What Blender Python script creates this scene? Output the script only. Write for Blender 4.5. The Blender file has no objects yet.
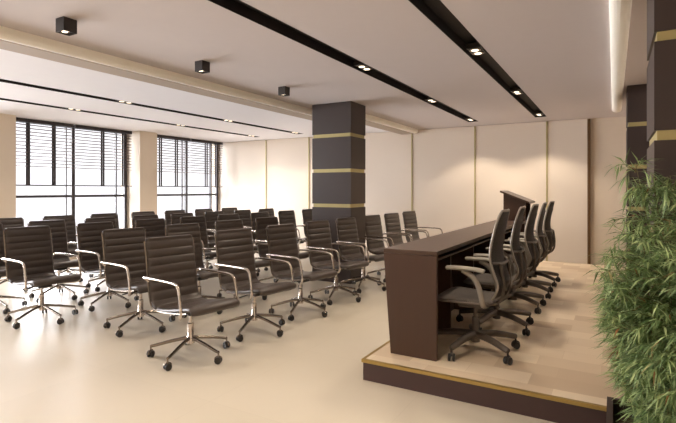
import bpy, bmesh, math, random
from mathutils import Vector, Matrix, Quaternion
C = bpy.context.scene.collection
R = math.radians
PI = math.pi
random.seed(7)

# ------------------------------------------------------------------ camera
EYE = 1.45
cd = bpy.data.cameras.new('camera'); cam = bpy.data.objects.new('camera', cd); C.objects.link(cam)
cam.location = (0, 0, EYE); cam.rotation_euler = (R(90), 0, R(30))
cd.sensor_fit = 'HORIZONTAL'; cd.sensor_width = 36.0
cd.lens = 36.0 * 478 / 676
cd.shift_y = -21.5 / 676
cd.clip_start = 0.05; cd.clip_end = 200
S = bpy.context.scene
S.camera = cam
# ------------------------------------------------------------------ world, exposure
w = bpy.data.worlds.new('daylight'); S.world = w; w.use_nodes = True
bg = w.node_tree.nodes['Background']
bg.inputs[0].default_value = (0.97, 0.96, 1.0, 1)
bg.inputs[1].default_value = 1.35
vs = S.view_settings
vs.view_transform = 'Standard'; vs.look = 'None'; vs.gamma = 1; vs.use_curve_mapping = False
vs.exposure = 0.0
S.cycles.max_bounces = 10; S.cycles.diffuse_bounces = 6; S.cycles.glossy_bounces = 4
S.cycles.transparent_max_bounces = 12
S.cycles.sample_clamp_indirect = 6
S.cycles.caustics_reflective = False; S.cycles.caustics_refractive = False
WARM = (1.0, 0.85, 0.67)
SPOT_W = 80.0
CUBE_W = 30.0

# ------------------------------------------------------------------ room dimensions
H = 2.82            # ceiling
D = 10.3            # back wall
XW = -9.5           # window wall, room side
XG = -10.0          # window frames
XR = 0.9            # right wall
YB = -3.0           # wall behind the viewer

sun = bpy.data.lights.new('hazy_sun', 'SUN'); sun.energy = 30.0; sun.angle = R(75); sun.color = (0.97, 0.97, 1.0)
so = bpy.data.objects.new('hazy_sun', sun); C.objects.link(so); so.location = (-14, 4, 6)
so.rotation_euler = Vector((-1.0, -0.12, 0.22)).to_track_quat('Z', 'Y').to_euler()

def portal(y0, y1):
    l = bpy.data.lights.new('window_portal', 'AREA'); l.shape = 'RECTANGLE'
    l.size = H - 0.1; l.size_y = y1 - y0
    l.cycles.is_portal = True
    o = bpy.data.objects.new('window_portal', l); C.objects.link(o)
    o.location = (XG - 0.12, (y0 + y1) / 2, (H + 0.1) / 2)
    o.rotation_euler = (0, R(-90), 0)
OPEN = [(4.64, 7.29), (7.77, D), (1.5, 4.16), (-1.6, 1.05)]  # last two openings are out of view, added for daylight
for a, b in OPEN: portal(a, b)

# ------------------------------------------------------------------ materials
def srgb(r, g, b):
    f = lambda c: (c / 255 / 12.92) if c / 255 <= 0.04045 else ((c / 255 + 0.055) / 1.055) ** 2.4
    return (f(r), f(g), f(b), 1)

def mat(name, col, rough=0.5, metal=0.0, noise=0.0, scale=(8, 8, 8), bump=0.0, bscale=60, spec=0.5, detail=4, emit=None, estr=0, coat=0.0):
    m = bpy.data.materials.new(name); m.use_nodes = True
    nt = m.node_tree; b = nt.nodes['Principled BSDF']
    b.inputs['Base Color'].default_value = col
    b.inputs['Roughness'].default_value = rough
    b.inputs['Metallic'].default_value = metal
    b.inputs['Specular IOR Level'].default_value = spec
    b.inputs['Coat Weight'].default_value = coat
    tc = nt.nodes.new('ShaderNodeTexCoord')
    if noise or True:
        mp = nt.nodes.new('ShaderNodeMapping'); mp.inputs['Scale'].default_value = scale
        nz = nt.nodes.new('ShaderNodeTexNoise'); nz.inputs['Scale'].default_value = 1.0; nz.inputs['Detail'].default_value = detail
        cr = nt.nodes.new('ShaderNodeMix'); cr.data_type = 'RGBA'
        k = max(noise, 0.02)
        cr.inputs['A'].default_value = tuple(c * (1 - k) for c in col[:3]) + (1,)
        cr.inputs['B'].default_value = tuple(min(1, c * (1 + k)) for c in col[:3]) + (1,)
        nt.links.new(tc.outputs['Object'], mp.inputs[0]); nt.links.new(mp.outputs[0], nz.inputs[0])
        nt.links.new(nz.outputs[0], cr.inputs['Factor']); nt.links.new(cr.outputs['Result'], b.inputs['Base Color'])
    if bump:
        nb = nt.nodes.new('ShaderNodeTexNoise'); nb.inputs['Scale'].default_value = bscale
        bp = nt.nodes.new('ShaderNodeBump'); bp.inputs['Strength'].default_value = bump; bp.inputs['Distance'].default_value = 0.002
        nt.links.new(tc.outputs['Object'], nb.inputs[0]); nt.links.new(nb.outputs[0], bp.inputs['Height']); nt.links.new(bp.outputs[0], b.inputs['Normal'])
    if emit:
        b.inputs['Emission Color'].default_value = emit; b.inputs['Emission Strength'].default_value = estr
    return m

M = {}
M['wall'] = mat('wall_paint', srgb(220, 206, 188), 0.7, bump=0.1)
M['panel'] = mat('wall_panel', srgb(220, 207, 192), 0.55, noise=0.03, scale=(1, 1, 1))
M['ceiling'] = mat('ceiling_paint', srgb(200, 190, 187), 0.85)
M['ceiling_daylit'] = mat('ceiling_paint_daylit', srgb(226, 222, 224), 0.85)  # whiter copy of the ceiling paint, window light put into its colour
M['cream'] = mat('cream_moulding', srgb(252, 247, 236), 0.6)
M['beam'] = mat('beam_paint', srgb(158, 140, 122), 0.7)
M['gold'] = mat('brushed_gold', srgb(178, 152, 92), 0.38, metal=0.75, noise=0.1)
M['gold_paint'] = mat('gold_trim', srgb(178, 164, 114), 0.45, metal=0.45, noise=0.1)
M['return_shade'] = mat('panel_return_shade', srgb(104, 76, 46), 0.5, metal=0.4)  # shadow on the end panel's side return, painted as a dark colour
M['col'] = mat('column_laminate', srgb(54, 41, 37), 0.5, noise=0.08, scale=(3, 3, 3))
M['fascia'] = mat('platform_fascia', srgb(66, 46, 44), 0.5, noise=0.08)
M['wood'] = mat('dark_walnut', srgb(72, 52, 40), 0.36, noise=0.16, scale=(22, 1.5, 22), spec=0.5)
M['wood2'] = mat('dark_walnut_panel', srgb(66, 44, 33), 0.36, noise=0.14, scale=(22, 22, 1.5), spec=0.5)
M['black'] = mat('black_metal', srgb(36, 26, 22), 0.55)
M['slot'] = mat('slot_black', srgb(28, 20, 18), 0.65)
M['leather'] = mat('brown_leather', srgb(66, 57, 52), 0.34, noise=0.12, scale=(30, 30, 30), bump=0.35, bscale=220, spec=0.5)
M['chrome'] = mat('chrome', srgb(205, 196, 188), 0.2, metal=1.0)
M['steel'] = mat('polished_steel', srgb(150, 140, 130), 0.25, metal=1.0)
M['castor'] = mat('black_plastic', srgb(36, 32, 30), 0.4)
M['silver'] = mat('silver_plastic', srgb(140, 132, 122), 0.35, metal=0.35)
M['offwhite'] = mat('pale_arm_plastic', srgb(150, 144, 132), 0.45)
M['greyp'] = mat('grey_plastic', srgb(98, 88, 80), 0.42, metal=0.3)
M['seatmesh'] = mat('grey_seat_fabric', srgb(92, 84, 78), 0.75, noise=0.15, scale=(60, 60, 60), bump=0.4, bscale=300)
M['frame'] = mat('window_frame', srgb(62, 58, 62), 0.5)
M['tape'] = mat('blind_tape', srgb(60, 54, 56), 0.8)
M['slat'] = mat('blind_slat', srgb(104, 88, 80), 0.5)
M['soil'] = mat('soil', srgb(58, 40, 28), 0.95, noise=0.4, scale=(40, 40, 40), bump=0.8, bscale=40)
M['planter'] = mat('planter_box', srgb(48, 34, 28), 0.5, noise=0.1)
M['stem'] = mat('bamboo_stem', srgb(98, 92, 50), 0.6, noise=0.2)
M['lamp'] = mat('lamp_face', srgb(255, 235, 205), 0.5, emit=(1, 0.85, 0.65, 1), estr=2.2)

def mesh_mat():
    m = bpy.data.materials.new('chair_back_mesh'); m.use_nodes = True
    nt = m.node_tree; b = nt.nodes['Principled BSDF']
    b.inputs['Base Color'].default_value = srgb(42, 34, 30); b.inputs['Roughness'].default_value = 0.6
    tc = nt.nodes.new('ShaderNodeTexCoord'); ch = nt.nodes.new('ShaderNodeTexNoise'); ch.inputs['Scale'].default_value = 400
    tr = nt.nodes.new('ShaderNodeBsdfTransparent'); mx = nt.nodes.new('ShaderNodeMixShader')
    mr = nt.nodes.new('ShaderNodeMapRange'); mr.inputs['From Min'].default_value = 0.3; mr.inputs['From Max'].default_value = 0.7
    mr.inputs['To Min'].default_value = 0.75; mr.inputs['To Max'].default_value = 1.0
    nt.links.new(tc.outputs['Object'], ch.inputs[0]); nt.links.new(ch.outputs[0], mr.inputs[0]); nt.links.new(mr.outputs[0], mx.inputs[0])
    nt.links.new(tr.outputs[0], mx.inputs[1]); nt.links.new(b.outputs[0], mx.inputs[2])
    nt.links.new(mx.outputs[0], nt.nodes['Material Output'].inputs[0])
    return m
M['meshback'] = mesh_mat()

def glass_mat():
    m = bpy.data.materials.new('window_glass'); m.use_nodes = True
    nt = m.node_tree; nt.nodes.remove(nt.nodes['Principled BSDF'])
    tr = nt.nodes.new('ShaderNodeBsdfTransparent'); gl = nt.nodes.new('ShaderNodeBsdfGlossy'); gl.inputs['Roughness'].default_value = 0.02
    fr = nt.nodes.new('ShaderNodeFresnel'); fr.inputs['IOR'].default_value = 1.3
    mx = nt.nodes.new('ShaderNodeMixShader')
    nt.links.new(fr.outputs[0], mx.inputs[0]); nt.links.new(tr.outputs[0], mx.inputs[1]); nt.links.new(gl.outputs[0], mx.inputs[2])
    nt.links.new(mx.outputs[0], nt.nodes['Material Output'].inputs[0])
    return m
M['glass'] = glass_mat()

def floor_mat():
    m = bpy.data.materials.new('polished_cream_floor'); m.use_nodes = True
    nt = m.node_tree; b = nt.nodes['Principled BSDF']
    tc = nt.nodes.new('ShaderNodeTexCoord')
    n1 = nt.nodes.new('ShaderNodeTexNoise'); n1.inputs['Scale'].default_value = 0.9; n1.inputs['Detail'].default_value = 6
    mx = nt.nodes.new('ShaderNodeMix'); mx.data_type = 'RGBA'
    mx.inputs['A'].default_value = srgb(196, 186, 169); mx.inputs['B'].default_value = srgb(208, 199, 184)
    br = nt.nodes.new('ShaderNodeTexBrick'); br.inputs['Scale'].default_value = 1.0
    br.inputs['Brick Width'].default_value = 1.2; br.inputs['Row Height'].default_value = 1.2; br.offset = 0.0
    br.inputs['Mortar Size'].default_value = 0.0025; br.inputs['Mortar Smooth'].default_value = 0.6
    br.inputs['Mortar'].default_value = (0.9, 0.9, 0.9, 1); br.inputs['Color1'].default_value = (1, 1, 1, 1); br.inputs['Color2'].default_value = (0.97, 0.97, 0.97, 1)
    mu = nt.nodes.new('ShaderNodeMix'); mu.data_type = 'RGBA'; mu.blend_type = 'MULTIPLY'; mu.inputs['Factor'].default_value = 1
    nt.links.new(tc.outputs['Object'], n1.inputs[0]); nt.links.new(tc.outputs['Object'], br.inputs[0])
    nt.links.new(n1.outputs[0], mx.inputs['Factor']); nt.links.new(mx.outputs['Result'], mu.inputs['A']); nt.links.new(br.outputs[0], mu.inputs['B'])
    nt.links.new(mu.outputs['Result'], b.inputs['Base Color'])
    b.inputs['Roughness'].default_value = 0.33; b.inputs['Specular IOR Level'].default_value = 0.5
    return m
M['floor'] = floor_mat()

def platform_mat():
    m = bpy.data.materials.new('platform_floor'); m.use_nodes = True
    nt = m.node_tree; b = nt.nodes['Principled BSDF']
    tc = nt.nodes.new('ShaderNodeTexCoord')
    br = nt.nodes.new('ShaderNodeTexBrick'); br.inputs['Scale'].default_value = 1.0
    br.inputs['Brick Width'].default_value = 0.42; br.inputs['Row Height'].default_value = 0.21; br.offset = 0.37
    br.inputs['Mortar Size'].default_value = 0.001
    br.inputs['Mortar'].default_value = srgb(196, 172, 144)
    br.inputs['Color1'].default_value = srgb(196, 173, 146); br.inputs['Color2'].default_value = srgb(240, 224, 200)
    n1 = nt.nodes.new('ShaderNodeTexNoise'); n1.inputs['Scale'].default_value = 1.6
    mx = nt.nodes.new('ShaderNodeMix'); mx.data_type = 'RGBA'; mx.inputs['Factor'].default_value = 0.3
    m2 = nt.nodes.new('ShaderNodeMix'); m2.data_type = 'RGBA'
    m2.inputs['A'].default_value = srgb(200, 176, 150); m2.inputs['B'].default_value = srgb(228, 208, 182)
    nt.links.new(tc.outputs['Object'], br.inputs[0]); nt.links.new(tc.outputs['Object'], n1.inputs[0])
    nt.links.new(n1.outputs[0], m2.inputs['Factor']); nt.links.new(br.outputs[0], mx.inputs['A']); nt.links.new(m2.outputs['Result'], mx.inputs['B'])
    nt.links.new(mx.outputs['Result'], b.inputs['Base Color'])
    b.inputs['Roughness'].default_value = 0.4
    return m
M['platform'] = platform_mat()

def leaf_mat():
    m = bpy.data.materials.new('bamboo_leaf'); m.use_nodes = True
    nt = m.node_tree; b = nt.nodes['Principled BSDF']
    g = nt.nodes.new('ShaderNodeNewGeometry'); cr = nt.nodes.new('ShaderNodeValToRGB')
    e = cr.color_ramp.elements
    e[0].position = 0; e[0].color = srgb(90, 114, 66); e[1].position = 0.97; e[1].color = srgb(192, 208, 150)
    x = cr.color_ramp.elements.new(0.55); x.color = srgb(138, 160, 106)
    x = cr.color_ramp.elements.new(0.985); x.color = srgb(150, 110, 70)
    nt.links.new(g.outputs['Random Per Island'], cr.inputs[0]); nt.links.new(cr.outputs[0], b.inputs['Base Color'])
    b.inputs['Roughness'].default_value = 0.45
    tl = nt.nodes.new('ShaderNodeBsdfTranslucent'); mx = nt.nodes.new('ShaderNodeMixShader'); mx.inputs[0].default_value = 0.25
    nt.links.new(cr.outputs[0], tl.inputs[0]); nt.links.new(b.outputs[0], mx.inputs[1]); nt.links.new(tl.outputs[0], mx.inputs[2])
    nt.links.new(mx.outputs[0], nt.nodes['Material Output'].inputs[0])
    return m
M['leaf'] = leaf_mat()

# ------------------------------------------------------------------ helpers
def tag(o, label=None, cat=None, group=None, kind=None):
    if label: o['label'] = label
    if cat: o['category'] = cat
    if group: o['group'] = group
    if kind: o['kind'] = kind
    return o

def obj(name, bm, m, parent=None, smooth=False, bevel=0):
    me = bpy.data.meshes.new(name)
    bmesh.ops.recalc_face_normals(bm, faces=bm.faces[:])
    bm.to_mesh(me); bm.free()
    me.materials.append(m)
    if smooth:
        for p in me.polygons: p.use_smooth = True
        try: me.set_sharp_from_angle(angle=R(50))
        except Exception: pass
    o = bpy.data.objects.new(name, me); C.objects.link(o)
    if parent: o.parent = parent
    if bevel:
        md = o.modifiers.new('bevel', 'BEVEL'); md.width = bevel; md.segments = 2; md.limit_method = 'ANGLE'
    return o

def empty(name, loc=(0, 0, 0), rz=0):
    o = bpy.data.objects.new(name, None); C.objects.link(o); o.location = loc; o.rotation_euler = (0, 0, rz); o.empty_display_size = 0.1
    return o

def copy_tree(o, parent=None):
    c = o.copy(); C.objects.link(c)
    if parent: c.parent = parent
    for ch in o.children: copy_tree(ch, c)
    return c

def box(bm, x0, x1, y0, y1, z0, z1):
    v = [bm.verts.new((x, y, z)) for x in (x0, x1) for y in (y0, y1) for z in (z0, z1)]
    for f in ((0, 1, 3, 2), (4, 6, 7, 5), (0, 4, 5, 1), (2, 3, 7, 6), (0, 2, 6, 4), (1, 5, 7, 3)):
        bm.faces.new([v[i] for i in f])
    return bm

def B(*boxes):
    bm = bmesh.new()
    for b in boxes: box(bm, *b)
    return bm

def smoothpath(pts, n=6):
    P = [Vector(p) for p in pts]; out = []
    for i in range(len(P) - 1):
        p0 = P[max(i - 1, 0)]; p1 = P[i]; p2 = P[i + 1]; p3 = P[min(i + 2, len(P) - 1)]
        for k in range(n):
            t = k / n
            out.append(0.5 * ((2 * p1) + (-p0 + p2) * t + (2 * p0 - 5 * p1 + 4 * p2 - p3) * t * t + (-p0 + 3 * p1 - 3 * p2 + p3) * t ** 3))
    out.append(P[-1]); return out

def tube(bm, pts, r, n=8, ry=None, closed=False):
    """r may be a list; ry flattens the second axis"""
    P = [Vector(p) for p in pts]; N = len(P)
    rr = r if isinstance(r, (list, tuple)) else [r] * N
    T = []
    for i in range(N):
        if closed: t = P[(i + 1) % N] - P[i - 1]
        else: t = P[min(i + 1, N - 1)] - P[max(i - 1, 0)]
        T.append(t.normalized())
    up = Vector((0, 0, 1)) if abs(T[0].z) < 0.9 else Vector((1, 0, 0))
    a = T[0].cross(up).normalized(); rings = []
    for i in range(N):
        if i: 
            q = T[i - 1].rotation_difference(T[i]); a = q @ a
            a = (a - T[i] * a.dot(T[i])).normalized()
        b = T[i].cross(a).normalized()
        k = (ry / rr[0]) if ry else 1
        rings.append([bm.verts.new(P[i] + a * math.cos(2 * PI * j / n) * rr[i] + b * math.sin(2 * PI * j / n) * rr[i] * k) for j in range(n)])
    for i in range(N if closed else N - 1):
        A_, B_ = rings[i], rings[(i + 1) % N]
        for j in range(n): bm.faces.new((A_[j], A_[(j + 1) % n], B_[(j + 1) % n], B_[j]))
    if not closed:
        bm.faces.new(rings[0]); bm.faces.new(rings[-1])
    return bm

def lathe(bm, prof, n=16, M4=None):
    rings = []
    for r, z in prof:
        rings.append([bm.verts.new((r * math.cos(2 * PI * j / n), r * math.sin(2 * PI * j / n), z)) for j in range(n)])
    for i in range(len(rings) - 1):
        for j in range(n): bm.faces.new((rings[i][j], rings[i][(j + 1) % n], rings[i + 1][(j + 1) % n], rings[i + 1][j]))
    bm.faces.new(rings[0]); bm.faces.new(rings[-1])
    if M4:
        bmesh.ops.transform(bm, matrix=M4, verts=[v for rg in rings for v in rg])
    return bm

def pad(bm, prof, hw, th, pitch=0.0, phase=0.0, ring=20, edge=0.03, hwf=None, groove=0.3, step=0.0125):
    """an upholstered slab whose front (upper) surface follows prof [(x,z)...]; quilted with cross seams every pitch"""
    P = [Vector((p[0], 0, p[1])) for p in prof]
    P = smoothpath([tuple(p) for p in P], 8)
    L = [0]
    for i in range(1, len(P)): L.append(L[-1] + (P[i] - P[i - 1]).length)
    tot = L[-1]; n = max(8, int(tot / step)); st = []
    for k in range(n + 1):
        s = tot * k / n
        i = next((i for i in range(1, len(P)) if L[i] >= s - 1e-9), len(P) - 1)
        f = (s - L[i - 1]) / max(L[i] - L[i - 1], 1e-9)
        st.append((s, P[i - 1].lerp(P[i], f)))
    rings = []
    for k, (s, p) in enumerate(st):
        t = (st[min(k + 1, n)][1] - st[max(k - 1, 0)][1]).normalized()
        nn = Vector((t.z, 0, -t.x))
        e = min(s, tot - s)
        ef = math.sqrt(max(0.03, 1 - (1 - min(e / edge, 1)) ** 2))
        h = hw * (hwf(s / tot) if hwf else 1) - (1 - ef) * 0.025
        rib = 1.0
        if pitch: rib = (1 - groove) + groove * abs(math.sin(PI * (s - phase) / pitch)) ** 0.45
        rg = []
        for j in range(ring):
            a = 2 * PI * j / ring
            ca, sa = math.cos(a), math.sin(a)
            y = math.copysign(abs(ca) ** 0.35, ca) * h
            v = math.copysign(abs(sa) ** 0.7, sa)
            q = v * th / 2 * ef * (rib if abs(ca) < 0.97 else 1)
            rg.append(bm.verts.new(p + nn * (q - th / 2) + Vector((0, y, 0))))
        rings.append(rg)
    for i in range(len(rings) - 1):
        for j in range(ring): bm.faces.new((rings[i][j], rings[i][(j + 1) % ring], rings[i + 1][(j + 1) % ring], rings[i + 1][j]))
    bm.faces.new(rings[0]); bm.faces.new(rings[-1])
    return bm

def struct(name, bm, m, parent=None, bevel=0):
    o = obj(name, bm, m, parent, bevel=bevel)
    if not parent: o['kind'] = 'structure'
    return o

# ------------------------------------------------------------------ the room
struct('floor', B((XG - 0.3, XR + 0.2, YB - 0.2, D + 0.2, -0.15, 0.0)), M['floor'])
SL = 0.2
SLOTS = [(-8.07, -7.89), (-6.72, -6.54), (-2.54, -2.34), (-1.287, -1.087)]
SY0, SY1 = -2.0, 9.66
def ceiling_boxes(x0, x1):
    out = []; x = x0
    for a, b in SLOTS:
        if a < x0 or b > x1: continue
        out.append((x, a, YB - 0.2, D + 0.2, H, H + 0.2)); out.append((a, b, SY1, D + 0.2, H, H + 0.2)); out.append((a, b, YB - 0.2, SY0, H, H + 0.2)); x = b
    out.append((x, x1, YB - 0.2, D + 0.2, H, H + 0.2))
    return out
BX0, BX1 = -4.82, -4.43
struct('ceiling', B(*ceiling_boxes(BX1, XR + 0.2)), M['ceiling'])
o = struct('ceiling', B(*ceiling_boxes(XG - 0.3, BX1)), M['ceiling_daylit'])

# back wall: backing and raised panels with gold strips between
struct('wall_back', B((XG - 0.3, XR + 0.2, D + 0.06, D + 0.26, 0, H)), M['wall'])
EDGES = [XG - 0.1, -8.21, -6.81, -5.40, -3.995, -2.57, -1.153, -0.413]
for i in range(len(EDGES) - 1):
    a, b = EDGES[i], EDGES[i + 1]
    struct('wall_back_panel', B((a + (0.012 if i else 0), b - (0.012 if i < 6 else 0.0), D, D + 0.06, 0, H - 0.005)), M['panel'], bevel=0.004)
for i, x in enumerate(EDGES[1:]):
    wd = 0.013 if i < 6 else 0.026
    g = struct('trim_%d' % (i + 1), B((x - wd, x + wd, D - 0.012, D + 0.055, 0, H - 0.01)), M['gold_paint'] if i < 6 else M['return_shade'])  # last strip is the painted shade of the panel's side return
struct('wall_right', B((XR, XR + 0.2, YB - 0.2, D + 0.06, 0, H)), M['wall'])
struct('wall_rear', B((XG - 0.3, XR, YB - 0.2, YB, 0, H)), M['wall'])
# window wall: piers between full height openings, low kerb below
piers = []; ys = sorted(OPEN)
prev = YB
for a, b in ys:
    if a > prev: piers.append((XG - 0.2, XW, prev, a, 0, H))
    prev = b
struct('wall_left', B(*piers), M['wall'])
struct('wall_left_sill', B(*[(XG - 0.2, XG + 0.12, a, b, 0, 0.12) for a, b in ys]), M['wall'])

def window(n, a, b, mull):
    f = empty('window_%d' % n, (XG, a, 0.12)); f['kind'] = 'structure'
    bxs = []
    def post(y, wd=0.055): bxs.append((-0.03, 0.03, y - a - wd / 2, y - a + wd / 2, 0, H - 0.12))
    post(a + 0.03); post(b - 0.03)
    for y, wd in mull: post(y, wd)
    for z in (0.03, 1.20, H - 0.15): bxs.append((-0.028, 0.028, 0, b - a, z - 0.025, z + 0.025))
    obj('window_frame', B(*bxs), M['frame'], f)
    obj('window_glass', B((-0.004, 0.004, 0.02, b - a - 0.02, 0.02, H - 0.15)), M['glass'], f)
window(1, *OPEN[0], [(6.0, 0.07), (7.02, 0.025), (5.85, 0.02)])
window(2, *OPEN[1], [(9.12, 0.06), (10.02, 0.05), (8.98, 0.02)])
window(3, *OPEN[2], [(2.83, 0.07)])  # unseen window, added to let in more daylight
window(4, *OPEN[3], [(-0.3, 0.07)])  # also out of view and added for its daylight

def blind(y0, y1, tapes, label):
    XB = -9.76
    t = empty('venetian_blind', (XB, y0, H)); L = y1 - y0
    tag(t, label, 'blind', 'venetian blinds in the windows')
    obj('headrail', B((-0.03, 0.03, 0, L, -0.07, -0.002)), M['tape'], t)
    bm = bmesh.new(); z = -0.12
    while z > -0.93:
        vs_ = []
        for dx, dz in ((-0.032, -0.004), (0, 0.002), (0.032, -0.004)):
            vs_.append([bm.verts.new((dx, 0.005, z + dz)), bm.verts.new((dx, L - 0.005, z + dz)), bm.verts.new((dx, L - 0.005, z + dz + 0.010)), bm.verts.new((dx, 0.005, z + dz + 0.010))])
        for i in range(2):
            p, q = vs_[i], vs_[i + 1]
            for j in range(4): bm.faces.new((p[j], p[(j + 1) % 4], q[(j + 1) % 4], q[j]))
        bm.faces.new(vs_[0]); bm.faces.new(vs_[2])
        z -= 0.066
    obj('slats', bm, M['slat'], t)
    for y in tapes:
        obj('ladder_tape', B((0.034, 0.038, y - y0 - 0.021, y - y0 + 0.021, -1.27, -0.06), (-0.038, -0.034, y - y0 - 0.021, y - y0 + 0.021, -1.27, -0.06)), M['tape'], t)
    obj('bottom_rail', B((-0.026, 0.026, 0, L, -1.29, -1.268)), M['tape'], t)
blind(4.70, 5.86, [4.98, 5.47], 'dark venetian blind on the left half of the window nearer the camera')
blind(5.90, 7.25, [6.53, 7.05], 'dark venetian blind on the right half of the window nearer the camera')
blind(7.82, 9.02, [8.08, 8.58], 'dark venetian blind on the left half of the window by the back wall')
blind(9.06, 10.24, [9.62, 10.0], 'dark venetian blind on the right half of the window by the back wall')

# dropped beam with a cream moulding, and the narrow moulding over the right aisle
def moulding(bm, x0, x1, y0, y1, side):
    """two step cream profile hanging from the ceiling; side -1: face to +x on x1"""
    box(bm, x0, x1, y0, y1, H - 0.045, H)
    box(bm, x0, x1 - 0.02 if side > 0 else x1, y0, y1, H - 0.085, H - 0.045)
    return bm
CY0, CY1 = 6.47, 6.97; CX0, CX1 = -4.215, -3.507
struct('trim_8', B((BX0, BX1 - 0.11, YB, 8.2, H - 0.09, H), (-4.25, -3.96, CY1 + 0.002, D, H - 0.09, H)), M['beam'])
def round_moulding(name, xa, xb, ya, yb):
    bm = bmesh.new(); n = 10; h = (xb - xa) / 2; cx = (xa + xb) / 2
    pr = [(xa, H), (xa, H - 0.05)] + [(cx - h * math.cos(PI * k / n), H - 0.05 - 0.045 * math.sin(PI * k / n)) for k in range(1, n)] + [(xb, H - 0.05), (xb, H)]
    r0 = [bm.verts.new((x, ya, z)) for x, z in pr]; r1 = [bm.verts.new((x, yb, z)) for x, z in pr]
    for i in range(len(pr)): bm.faces.new((r0[i], r0[(i + 1) % len(pr)], r1[(i + 1) % len(pr)], r1[i]))
    bm.faces.new(r0); bm.faces.new(r1)
    struct(name, bm, M['cream'])
round_moulding('trim_9', BX1 - 0.108, BX1, YB, 8.2)
round_moulding('trim_11', -3.958, -3.85, CY1 + 0.002, D)
round_moulding('trim_10', -0.03, 0.11, YB, 9.1)

# ------------------------------------------------------------------ columns
def column(x0, x1, y0, y1, label):
    cx, cy = (x0 + x1) / 2, (y0 + y1) / 2; hx, hy = (x1 - x0) / 2, (y1 - y0) / 2
    t = empty('column', (cx, cy, 0)); tag(t, label, 'column', 'dark columns with gold bands')
    bands = [1.205, 1.755, 2.308] if x0 < -1 else [0.655, 1.205, 1.755, 2.308]; bh = 0.028; z = 0
    for b in bands + [None]:
        top = (b - bh) if b else H
        obj('shaft', B((-hx, hx, -hy, hy, z, top)), M['col'], t)
        if b:
            obj('gold_band', B((-hx + 0.014, hx - 0.014, -hy + 0.014, hy - 0.014, b - bh, b + bh)), M['gold_paint'], t)
            z = b + bh
column(CX0, CX1, CY0, CY1, 'square dark brown column with gold bands standing among the leather chairs')
column(0.195, XR, 3.20, 3.90, 'dark column with gold bands at the right edge, behind the bamboo plant')
column(0.15, XR, 7.33, 8.03, 'dark column with gold bands farther back on the right, half hidden')

# ------------------------------------------------------------------ platform
PZ = 0.16
PX0, PX1, PY0, PY1 = -1.67, 0.145, 3.25, 9.4
t = empty('platform', ((PX0 + PX1) / 2, (PY0 + PY1) / 2, 0)); tag(t, 'low platform with patchy beige tiles, gold edge and dark fascia under the desk', 'platform')
ax, ay = (PX1 - PX0) / 2, (PY1 - PY0) / 2
obj('fascia', B((-ax + 0.01, ax, -ay + 0.01, ay, 0, PZ - 0.022)), M['fascia'], t)
obj('platform_top', B((-ax + 0.024, ax, -ay + 0.024, ay - 0.024, PZ - 0.022, PZ)), M['platform'], t)
obj('gold_edge', B((-ax, ax, -ay, -ay + 0.024, PZ - 0.024, PZ), (-ax, -ax + 0.024, -ay + 0.024, ay, PZ - 0.024, PZ), (-ax + 0.024, ax, ay - 0.024, ay, PZ - 0.024, PZ)), M['gold'], t)

# ------------------------------------------------------------------ desk
DY0, DY1 = 3.48, 7.6; DZ = 0.985 - PZ
t = empty('conference_desk', (-1.35, (DY0 + DY1) / 2, PZ)); tag(t, 'long dark walnut panel desk standing on the platform in front of the mesh chairs', 'desk')
hl = (DY1 - DY0) / 2
def extr(pr, y0, y1):
    bm = bmesh.new(); a = [bm.verts.new((x, y0, z)) for x, z in pr]; b = [bm.verts.new((x, y1, z)) for x, z in pr]
    for i in range(len(pr)): bm.faces.new((a[i], a[(i + 1) % len(pr)], b[(i + 1) % len(pr)], b[i]))
    bm.faces.new(a); bm.faces.new(b); return bm
xt0, xt1, xb0 = -0.243, 0.197, -0.18
obj('desk_top', B((xt0, xt1, -hl, hl, DZ - 0.032, DZ)), M['wood'], t, bevel=0.003)
sl = lambda z: xb0 + (xt0 - xb0) * z / DZ
for y in (-hl, hl - 0.04):
    obj('end_panel', extr([(sl(0), 0), (sl(DZ - 0.034), DZ - 0.034), (xt1 - 0.002, DZ - 0.034), (xt1 - 0.002, 0)], y + 0.001, y + 0.039), M['wood2'], t, bevel=0.002)
obj('front_panel', extr([(sl(0) + 0.002, 0), (sl(DZ - 0.034) + 0.002, DZ - 0.034), (sl(DZ - 0.034) + 0.03, DZ - 0.034), (sl(0) + 0.03, 0)], -hl + 0.041, hl - 0.041), M['wood2'], t)
for k in range(1, 5):
    y = -hl + k * (2 * hl / 5)
    obj('divider', extr([(sl(0) + 0.032, 0.0), (sl(DZ - 0.13) + 0.036, DZ - 0.13), (xt1 - 0.14, DZ - 0.13), (xt1 - 0.14, 0.0)], y - 0.012, y + 0.012), M['wood2'], t)
obj('under_shelf', B((xt0 + 0.07, xt1 - 0.12, -hl + 0.041, hl - 0.041, DZ - 0.128, DZ - 0.11)), M['wood'], t)

# ------------------------------------------------------------------ lectern
t = empty('lectern', (-1.31, 8.05, PZ)); tag(t, 'dark wooden lectern with slanted top standing behind the far end of the desk', 'lectern')
for y in (-0.27, 0.24):
    obj('side_panel', extr([(-0.19, 0), (-0.19, 1.232), (0.13, 1.105), (0.13, 0)], y, y + 0.03), M['wood2'], t)
obj('front_panel', B((-0.188, -0.16, -0.24, 0.24, 0, 1.21)), M['wood2'], t)
obj('shelf', B((-0.158, 0.12, -0.238, 0.238, 0.78, 0.80)), M['wood'], t)
obj('reading_top', extr([(-0.235, 1.252), (-0.235, 1.282), (0.195, 1.111), (0.195, 1.081)], -0.32, 0.32), M['wood'], t, bevel=0.003)

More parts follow.
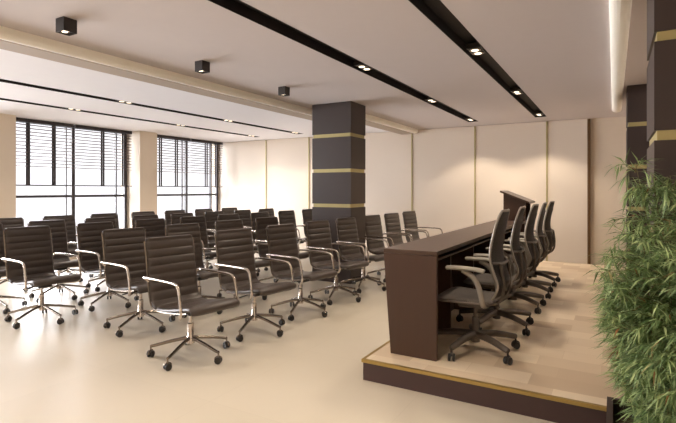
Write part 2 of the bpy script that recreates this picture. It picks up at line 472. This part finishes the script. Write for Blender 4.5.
# ------------------------------------------------------------------ leather chair
def caster_mesh():
    bm = bmesh.new()
    for s in (-1, 1):
        lathe(bm, [(0.012, -0.009), (0.026, -0.009), (0.029, -0.005), (0.029, 0.005), (0.024, 0.009), (0.010, 0.010)], 14,
              Matrix.Translation((0.0, s * 0.0165, 0.029)) @ Matrix.Rotation(R(90), 4, 'X'))
    return bm
def hood_mesh():
    bm = bmesh.new()
    tube(bm, smoothpath([(-0.030, 0, 0.030), (-0.026, 0, 0.052), (0, 0, 0.064), (0.02, 0, 0.058), (0.029, 0, 0.046)], 3), 0.006, 6)
    lathe(bm, [(0.008, 0.05), (0.008, 0.1)], 8)
    return bm

def star_base(root, hub_z, tip_z, rad, r0, r1, legm, wheelm, hoodm, ang0, hubr=0.032, arch=0.0):
    """five legs, each a mesh of its own under the chair, each with a caster"""
    lm = None
    for k in range(5):
        a = ang0 + k * 2 * PI / 5
        if lm is None:
            bm = bmesh.new()
            pts = smoothpath([(hubr * 0.5, 0, hub_z), (rad * 0.5, 0, (hub_z * 0.55 + tip_z * 0.45) + arch), (rad * 0.93, 0, tip_z + arch * 0.5), (rad + 0.004, 0, tip_z)], 4)
            n = len(pts)
            tube(bm, pts, [r0 + (r1 - r0) * i / (n - 1) for i in range(n)], 8)
            leg = obj('base_leg', bm, legm, root, smooth=True)
            cs = obj('caster', caster_mesh(), wheelm, leg, smooth=True); cs.location = (rad, 0, 0)
            hd = obj('caster_fork', hood_mesh(), hoodm, leg, smooth=True); hd.location = (rad, 0, 0)
            hd.scale = (1, 1, 1)
            lm = leg
        else:
            leg = lm.copy(); C.objects.link(leg)
            for ch in lm.children:
                c = ch.copy(); C.objects.link(c); c.parent = leg
        leg.rotation_euler = (0, 0, a)
        for j, c in enumerate(leg.children):
            c.rotation_euler = (0, 0, (0.5 + k * 1.3))

def make_leather_chair():
    t = empty('office_chair')
    # one continuous sling: seat from the rounded front lip, back from the bend upwards
    seat = [(0.372, 0.435), (0.388, 0.475), (0.365, 0.511), (0.30, 0.520), (0.12, 0.487), (-0.06, 0.460), (-0.15, 0.462)]
    back = [(-0.14, 0.461), (-0.19, 0.482), (-0.216, 0.54), (-0.232, 0.64), (-0.252, 0.78), (-0.277, 0.92), (-0.299, 1.035)]
    obj('seat', pad(bmesh.new(), seat, 0.242, 0.06, pitch=0.095, phase=0.02, groove=0.16, edge=0.02), M['leather'], t, smooth=True)
    back_f = back[:]  # the pad helper offsets to the left of travel
    obj('backrest', pad(bmesh.new(), back_f, 0.242, 0.05, pitch=0.0735, phase=0.0, groove=0.55, edge=0.016, hwf=lambda u: 1 if u < 0.9 else 1 - (u - 0.9) * 0.35, step=0.009), M['leather'], t, smooth=True)
    for s in (-1, 1):
        y = s * 0.245
        rail = [(0.30, y, 0.462), (0.12, y, 0.437), (-0.06, y, 0.422), (-0.15, y, 0.427), (-0.218, y, 0.46), (-0.248, y, 0.54), (-0.264, y, 0.64), (-0.284, y, 0.78), (-0.308, y, 0.92), (-0.325, y, 1.0)]
        obj('side_rail', tube(bmesh.new(), smoothpath(rail, 4), 0.007, 6), M['steel'], t, smooth=True)
        a = s * 0.282
        arm = [(-0.262, s * 0.236, 0.655), (-0.285, s * 0.262, 0.683), (-0.265, a, 0.694), (-0.2, a, 0.698), (0.0, a, 0.699), (0.185, a, 0.695), (0.235, a, 0.672), (0.256, a, 0.62), (0.272, a, 0.54), (0.28, a, 0.475), (0.255, a * 0.97, 0.424), (0.19, a * 0.8, 0.408), (0.09, a * 0.45, 0.402), (0.045, a * 0.2, 0.40)]
        obj('armrest', tube(bmesh.new(), smoothpath(arm, 5), 0.0125, 8), M['chrome'], t, smooth=True)
    bm = bmesh.new(); box(bm, -0.09, 0.09, -0.07, 0.07, 0.375, 0.432)
    obj('tilt_mechanism', bm, M['castor'], t, bevel=0.008)
    obj('tilt_lever', tube(bmesh.new(), [(0.02, -0.07, 0.395), (0.02, -0.17, 0.388), (0.02, -0.215, 0.383)], 0.006, 6), M['castor'], t, smooth=True)
    obj('gas_lift', lathe(bmesh.new(), [(0.034, 0.115), (0.034, 0.175), (0.027, 0.185), (0.027, 0.29), (0.016, 0.295), (0.016, 0.38)], 14), M['chrome'], t, smooth=True)
    star_base(t, 0.165, 0.098, 0.34, 0.017, 0.011, M['steel'], M['castor'], M['steel'], R(6))
    return t

ROWS = [
    (-3.20, 'row nearest the desk', [2.97, 3.82, 4.66, 5.49, 6.29, 7.19, 8.0, 8.86]),
    (-4.33, 'second row from the desk', [3.33, 4.15, 4.98, 5.81]),
    (-5.52, 'middle row', [2.96, 3.79, 4.64, 5.45, 6.26, 7.11, 7.96, 8.8]),
    (-6.50, 'second row from the windows', [2.9, 3.71, 4.51, 5.32, 6.11, 6.92, 7.74, 8.54]),
    (-7.62, 'row nearest the windows', [3.69, 4.5, 5.31, 6.13, 6.91, 7.72, 8.55]),
]
ORD = ['nearest the camera', 'second from the camera', 'third from the camera', 'fourth from the camera', 'fifth from the camera', 'sixth from the camera', 'seventh from the camera', 'eighth from the camera']
proto = make_leather_chair(); first = True
for x, rn, ys_ in ROWS:
    n = len(ys_)
    for i, y in enumerate(ys_):
        c = proto if first else copy_tree(proto)
        first = False
        j = math.sin(i * 12.9 + x * 7.7)
        c.location = (x, y, 0); c.rotation_euler = (0, 0, R(1.6) * j - R(9 if x > -3.5 else 5))
        pos = 'the farthest from the camera' if i == n - 1 else ('the ' + ORD[i] if i else 'the one nearest the camera')
        tag(c, 'brown leather office chair in the %s, %s' % (rn, pos), 'chair', 'leather chairs lined up facing the desk')

# ------------------------------------------------------------------ mesh chair behind the desk
def make_mesh_chair():
    t = empty('mesh_office_chair')
    cen = [(-0.175, 0.47), (-0.205, 0.52), (-0.222, 0.58), (-0.19, 0.68), (-0.165, 0.78), (-0.17, 0.88), (-0.195, 1.0), (-0.232, 1.13)]
    cp = smoothpath([(x, 0, z) for x, z in cen], 5)
    n = len(cp)
    def hw(u): 
        w_ = 0.20 + 0.035 * math.sin(PI * min(u * 1.25, 1))
        if u > 0.86: w_ *= math.sqrt(max(0.0, 1 - ((u - 0.86) / 0.15) ** 2)) * 0.6 + 0.4
        return w_
    bow = 0.045
    bm = bmesh.new(); grid = []
    for i, p in enumerate(cp):
        u = i / (n - 1); row = []
        for j in range(9):
            v = -1 + 2 * j / 8
            row.append((p.x - bow * (1 - v * v) * (0.7 if u < 0.9 else 0.4), v * hw(u), p.z))
        grid.append(row)
    for off in (0, 0.004):
        G = [[bm.verts.new((x - off, y, z)) for x, y, z in r] for r in grid]
        for i in range(n - 1):
            for j in range(8): bm.faces.new((G[i][j], G[i][j + 1], G[i + 1][j + 1], G[i + 1][j]))
    obj('backrest_mesh', bm, M['meshback'], t, smooth=True)
    loop = [grid[i][0] for i in range(n)] + [grid[-1][j] for j in range(1, 8)] + [grid[i][8] for i in range(n - 1, -1, -1)]
    loop += [grid[0][j] for j in range(7, 0, -1)]
    obj('backrest_frame', tube(bmesh.new(), loop, 0.0095, 8, closed=True), M['silver'], t, smooth=True)
    # lumbar support and spine behind the mesh
    obj('lumbar_support', tube(bmesh.new(), smoothpath([(-0.175, -0.21, 0.74), (-0.225, -0.1, 0.73), (-0.235, 0, 0.73), (-0.225, 0.1, 0.73), (-0.175, 0.21, 0.74)], 4), 0.012, 6), M['greyp'], t, smooth=True)
    for s in (-1, 1):
        obj('back_strut', tube(bmesh.new(), smoothpath([(-0.02, s * 0.07, 0.40), (-0.14, s * 0.09, 0.405), (-0.225, s * 0.12, 0.46), (-0.243, s * 0.13, 0.58), (-0.222, s * 0.14, 0.73)], 5), 0.013, 8), M['greyp'], t, smooth=True)
    seat = [(0.262, 0.405), (0.272, 0.43), (0.25, 0.452), (0.18, 0.463), (0.05, 0.458), (-0.1, 0.453), (-0.19, 0.462)]
    obj('seat', pad(bmesh.new(), seat, 0.235, 0.045, edge=0.03, hwf=lambda u: 0.9 + 0.1 * math.sin(PI * min(1, u * 1.6)) if u < 0.625 / 1 else 1 - 0.12 * (u - 0.625) / 0.375), M['seatmesh'], t, smooth=True)
    rim = []
    for k in range(32):
        a = 2 * PI * k / 32; ca, sa = math.cos(a), math.sin(a)
        rim.append((0.035 + math.copysign(abs(ca) ** 0.5, ca) * 0.225, math.copysign(abs(sa) ** 0.5, sa) * 0.235, 0.428 - 0.012 * max(0, ca)))
    obj('seat_rim', tube(bmesh.new(), rim, 0.010, 6, closed=True), M['greyp'], t, smooth=True)
    for s in (-1, 1):
        y = s * 0.275
        sup = [(-0.12, s * 0.20, 0.415), (-0.12, s * 0.25, 0.42), (-0.115, y, 0.47), (-0.09, y, 0.57), (-0.045, y, 0.64), (0.03, y, 0.683)]
        arm = obj('armrest', tube(bmesh.new(), smoothpath(sup, 5), 0.021, 8, ry=0.012), M['silver'], t, smooth=True)
        bm = bmesh.new()
        tube(bm, smoothpath([(0.15, y, 0.692), (0.13, y, 0.696), (0.03, y, 0.699), (-0.07, y, 0.695), (-0.12, y, 0.687), (-0.135, y, 0.682)], 3),
             [0.018] + [0.036] * 14 + [0.02], 10, ry=0.008)
        obj('arm_pad', bm, M['offwhite'], arm, smooth=True)
    obj('tilt_mechanism', B((-0.1, 0.12, -0.08, 0.08, 0.355, 0.41)), M['greyp'], t, bevel=0.012)
    obj('gas_lift', lathe(bmesh.new(), [(0.036, 0.075), (0.036, 0.15), (0.026, 0.16), (0.026, 0.27), (0.015, 0.275), (0.015, 0.36)], 14), M['greyp'], t, smooth=True)
    star_base(t, 0.135, 0.098, 0.345, 0.031, 0.019, M['greyp'], M['castor'], M['castor'], R(74), arch=0.012)
    return t
mp = make_mesh_chair()
lab = ['grey mesh swivel chair nearest the camera behind the desk, seat tucked in',
       'grey mesh swivel chair second from the camera behind the long desk',
       'grey mesh swivel chair in the middle of the five behind the desk',
       'grey mesh swivel chair second from the lectern end of the long desk',
       'grey mesh swivel chair nearest the lectern, last of the five behind the desk']
for i, y in enumerate([3.88, 4.68, 5.56, 6.35, 7.16]):
    c = mp if i == 0 else copy_tree(mp)
    c.location = (-0.965, y, PZ); c.rotation_euler = (0, 0, PI + R([0, 2, -2, 1, -3][i]))
    tag(c, lab[i], 'chair', 'mesh chairs behind the desk')

# ------------------------------------------------------------------ ceiling lights
def spot(parent, loc, power, size, blend=0.6, rad=0.04):
    l = bpy.data.lights.new('lamp_light', 'SPOT'); l.energy = power; l.color = WARM; l.spot_size = R(size); l.spot_blend = blend; l.shadow_soft_size = rad
    o = bpy.data.objects.new('lamp_light', l); C.objects.link(o); o.parent = parent; o.location = loc
    return o
SN = ['slot nearest the windows', 'slot second from the windows', 'slot left of the desk', 'slot above the desk']
LY = [0.2, 2.3, 4.82, 7.13, 9.42]  # first two positions are out of view, added to light the room
LN = ['added unseen above the viewer', 'added unseen, second nearest the viewer', 'middle one', 'second from the back wall', 'last by the back wall']
downl = None
def make_downlight():
    t = empty('recessed_downlight')
    obj('housing', B((-0.07, 0.07, -0.13, 0.13, 0.012, 0.06)), M['black'], t)
    for s in (-1, 1):
        r_ = obj('lamp_ring', lathe(bmesh.new(), [(0.056, 0.004), (0.056, 0.0122), (0.0, 0.0122)], 20), M['steel'], t, smooth=True); r_.location = (0, s * 0.062, 0)
        l_ = obj('lamp_face', lathe(bmesh.new(), [(0.034, 0.001), (0.034, 0.0038), (0.0, 0.0038)], 20), M['lamp'], r_)
    return t
for i, (a, b) in enumerate(SLOTS):
    xm = (a + b) / 2
    t = empty('ceiling_light_slot', (xm, (SY0 + SY1) / 2, H)); L = (SY1 - SY0) / 2; hw_ = (b - a) / 2
    tag(t, 'long black recessed lighting slot, the ' + ['one nearest the windows', 'second from the windows', 'one over the aisle left of the desk', 'one directly above the desk'][i], 'light fixture', 'black lighting slots in the ceiling')
    e = 0.006
    obj('channel', B((-hw_ + 0.001, -hw_ + e, -L + 0.001, L - 0.001, -0.001, 0.11), (hw_ - e, hw_ - 0.001, -L + 0.001, L - 0.001, -0.001, 0.11), (-hw_ + e, hw_ - e, -L + 0.001, L - 0.001, 0.09, 0.11),
                      (-hw_ + e, hw_ - e, -L + 0.001, -L + e, -0.001, 0.09), (-hw_ + e, hw_ - e, L - e, L - 0.001, -0.001, 0.09)), M['slot'], t)
    for j, y in enumerate(LY):
        if downl is None: downl = make_downlight(); d = downl
        else:
            d = copy_tree(downl)
        d.location = (xm, y, H + 0.003)
        tag(d, 'twin downlight in the ceiling %s, %s' % (SN[i], LN[j]), 'downlight', 'twin downlights in the ceiling slots')
bpy.context.view_layer.update()
for d in [o for o in C.objects if o.name.startswith('recessed_downlight')]:
    x = d.location.x
    spot(d, (0, 0, -0.008), (SPOT_W if x > -5 else SPOT_W * 0.5) * (1.3 if d.location.y > 9 else 1), 112, 0.4, 0.05)

cubes = [(2.235, 'black cube ceiling spotlight at the left, nearest the camera'), (3.7, 'black cube ceiling spotlight, middle one of the three along the beam'), (5.16, 'black cube ceiling spotlight nearest the banded column')]
cube0 = None
for y, lb in cubes:
    if cube0 is None:
        t = cube0 = empty('cube_spotlight')
        bm = B((-0.055, 0.055, -0.055, -0.05, 0, 0.11), (-0.055, 0.055, 0.05, 0.055, 0, 0.11), (-0.055, -0.05, -0.05, 0.05, 0, 0.11), (0.05, 0.055, -0.05, 0.05, 0, 0.11), (-0.05, 0.05, -0.05, 0.05, 0.02, 0.11))
        obj('housing', bm, M['black'], t)
        for s in (-1, 1):
            l_ = obj('lamp_face', lathe(bmesh.new(), [(0.021, 0.012), (0.021, 0.0195), (0.0, 0.0195)], 16), M['lamp'], t); l_.location = (s * 0.024, 0, 0)
    else: t = copy_tree(cube0)
    t.location = (-3.81, y, H - 0.1101)
    tag(t, lb, 'spotlight', 'black cube spotlights')
for d in [o for o in C.objects if o.name.startswith('cube_spotlight')]:
    spot(d, (0, 0, -0.005), CUBE_W, 120, 0.8, 0.03)

# ------------------------------------------------------------------ potted bamboo
PXa, PXb, PYa, PYb = -0.035, 0.75, 2.25, 3.19
t = empty('potted_bamboo', ((PXa + PXb) / 2, (PYa + PYb) / 2, 0)); tag(t, 'dense green bamboo plant in a dark planter beside the platform at the right', 'plant')
hx, hy = (PXb - PXa) / 2, (PYb - PYa) / 2
obj('planter', B((-hx, -hx + 0.03, -hy, hy, 0, 0.25), (hx - 0.03, hx, -hy, hy, 0, 0.25), (-hx + 0.03, hx - 0.03, -hy, -hy + 0.03, 0, 0.25), (-hx + 0.03, hx - 0.03, hy - 0.03, hy, 0, 0.25), (-hx + 0.03, hx - 0.03, -hy + 0.03, hy - 0.03, 0, 0.05)), M['planter'], t)
obj('soil', B((-hx + 0.031, hx - 0.031, -hy + 0.031, hy - 0.031, 0.051, 0.17)), M['soil'], t)
rnd = random.Random(11)
bs = bmesh.new(); bl = bmesh.new()
def leaf(p, d, L, wd):
    d = d.normalized(); side = d.cross(Vector((rnd.uniform(-.4, .4), rnd.uniform(-.4, .4), 1))).normalized(); 
    p1 = p + d * L * 0.4; dn = (d + Vector((0, 0, -0.45))).normalized(); p2 = p1 + dn * L * 0.6
    v0 = bl.verts.new(p); a = bl.verts.new(p1 + side * wd / 2); b = bl.verts.new(p1 - side * wd / 2); v3 = bl.verts.new(p2)
    bl.faces.new((v0, a, b)); bl.faces.new((a, v3, b))
def crown(z):     # radius of the crown at height z above the floor
    pts = [(0.2, 0.16), (0.33, 0.25), (0.55, 0.31), (0.8, 0.38), (1.05, 0.38), (1.22, 0.32), (1.35, 0.20), (1.5, 0.14), (1.6, 0.06)]
    for i in range(len(pts) - 1):
        if pts[i][0] <= z <= pts[i + 1][0]:
            f = (z - pts[i][0]) / (pts[i + 1][0] - pts[i][0]); return pts[i][1] + f * (pts[i + 1][1] - pts[i][1])
    return 0.03
stems = []
for k in range(60):
    a = rnd.uniform(0, 2 * PI); q = math.sqrt(rnd.random())
    base = Vector((math.cos(a) * q * 0.2, math.sin(a) * q * 0.26, 0.165))
    top = rnd.uniform(0.7, 1.3) if k > 3 else rnd.uniform(1.42, 1.58)
    lean = q * crown(min(top, 1.3)) * (1.0 if k > 3 else 0.15)
    if k <= 3: base *= 0.4; base.z = 0.165
    tip = Vector((math.cos(a) * lean, math.sin(a) * lean * 1.1, top))
    if k <= 3: tip.x = -0.2 + 0.07 * (k - 1)
    mid = base.lerp(tip, 0.5); mid.z += 0.06
    pts = smoothpath([tuple(base), tuple(mid), tuple(tip)], 6); stems.append(pts)
    tube(bs, pts, [0.005 - 0.0035 * i / (len(pts) - 1) for i in range(len(pts))], 5)
for pts in stems:
    high = pts[-1].z > 1.4
    for i in range(1, len(pts)):
        for q in range(5 if not high else 4):
            p = pts[i - 1].lerp(pts[i], rnd.random())
            if p.z < 0.22: continue
            a = rnd.uniform(0, 2 * PI)
            rr = crown(p.z)
            ln = rnd.uniform(0.3, 1.0) * rr * 0.85
            if high and p.z > 1.25: ln = rnd.uniform(0.05, 0.15)
            out = Vector((math.cos(a), math.sin(a), rnd.uniform(-0.1, 0.5)))
            tw = [p, p + out * ln * 0.55, p + out * ln + Vector((0, 0, -0.05 * rnd.random()))]
            # keep the twig inside the crown
            e = tw[2]; h = math.hypot(e.x, e.y / 1.1)
            if not high and h > crown(min(max(e.z, .2), 1.6)) + 0.03: 
                f = (crown(min(max(e.z, .2), 1.6)) + 0.03) / h; tw[2] = Vector((e.x * f, e.y * f, e.z))
            tp = smoothpath([tuple(v) for v in tw], 4)
            tube(bs, tp, 0.0013, 3)
            for v in range(1, len(tp)):
                for s in range(3):
                    d = (tp[v] - tp[v - 1]).normalized() + Vector((rnd.uniform(-1, 1), rnd.uniform(-1, 1), rnd.uniform(-0.7, 0.45))) * 0.9
                    leaf(tp[v], d, rnd.uniform(0.05, 0.12), rnd.uniform(0.006, 0.011))
off = Vector((0.365 - (PXa + PXb) / 2, 2.78 - (PYa + PYb) / 2, 0))
for b_ in (bs, bl):
    bmesh.ops.translate(b_, vec=off, verts=b_.verts[:])
    lim = 3.0 - (PYa + PYb) / 2
    for v_ in b_.verts:      # leaves are pressed flat where they meet the column behind
        lx = 0.70 - (PXa + PXb) / 2
        if v_.co.x > lx: v_.co.x = lx + 0.18 * (1 - math.exp(-(v_.co.x - lx) / 0.18))
        if v_.co.y > lim: v_.co.y = lim + 0.18 * (1 - math.exp(-(v_.co.y - lim) / 0.18))
obj('stems', bs, M['stem'], t, smooth=True)
obj('foliage', bl, M['leaf'], t)
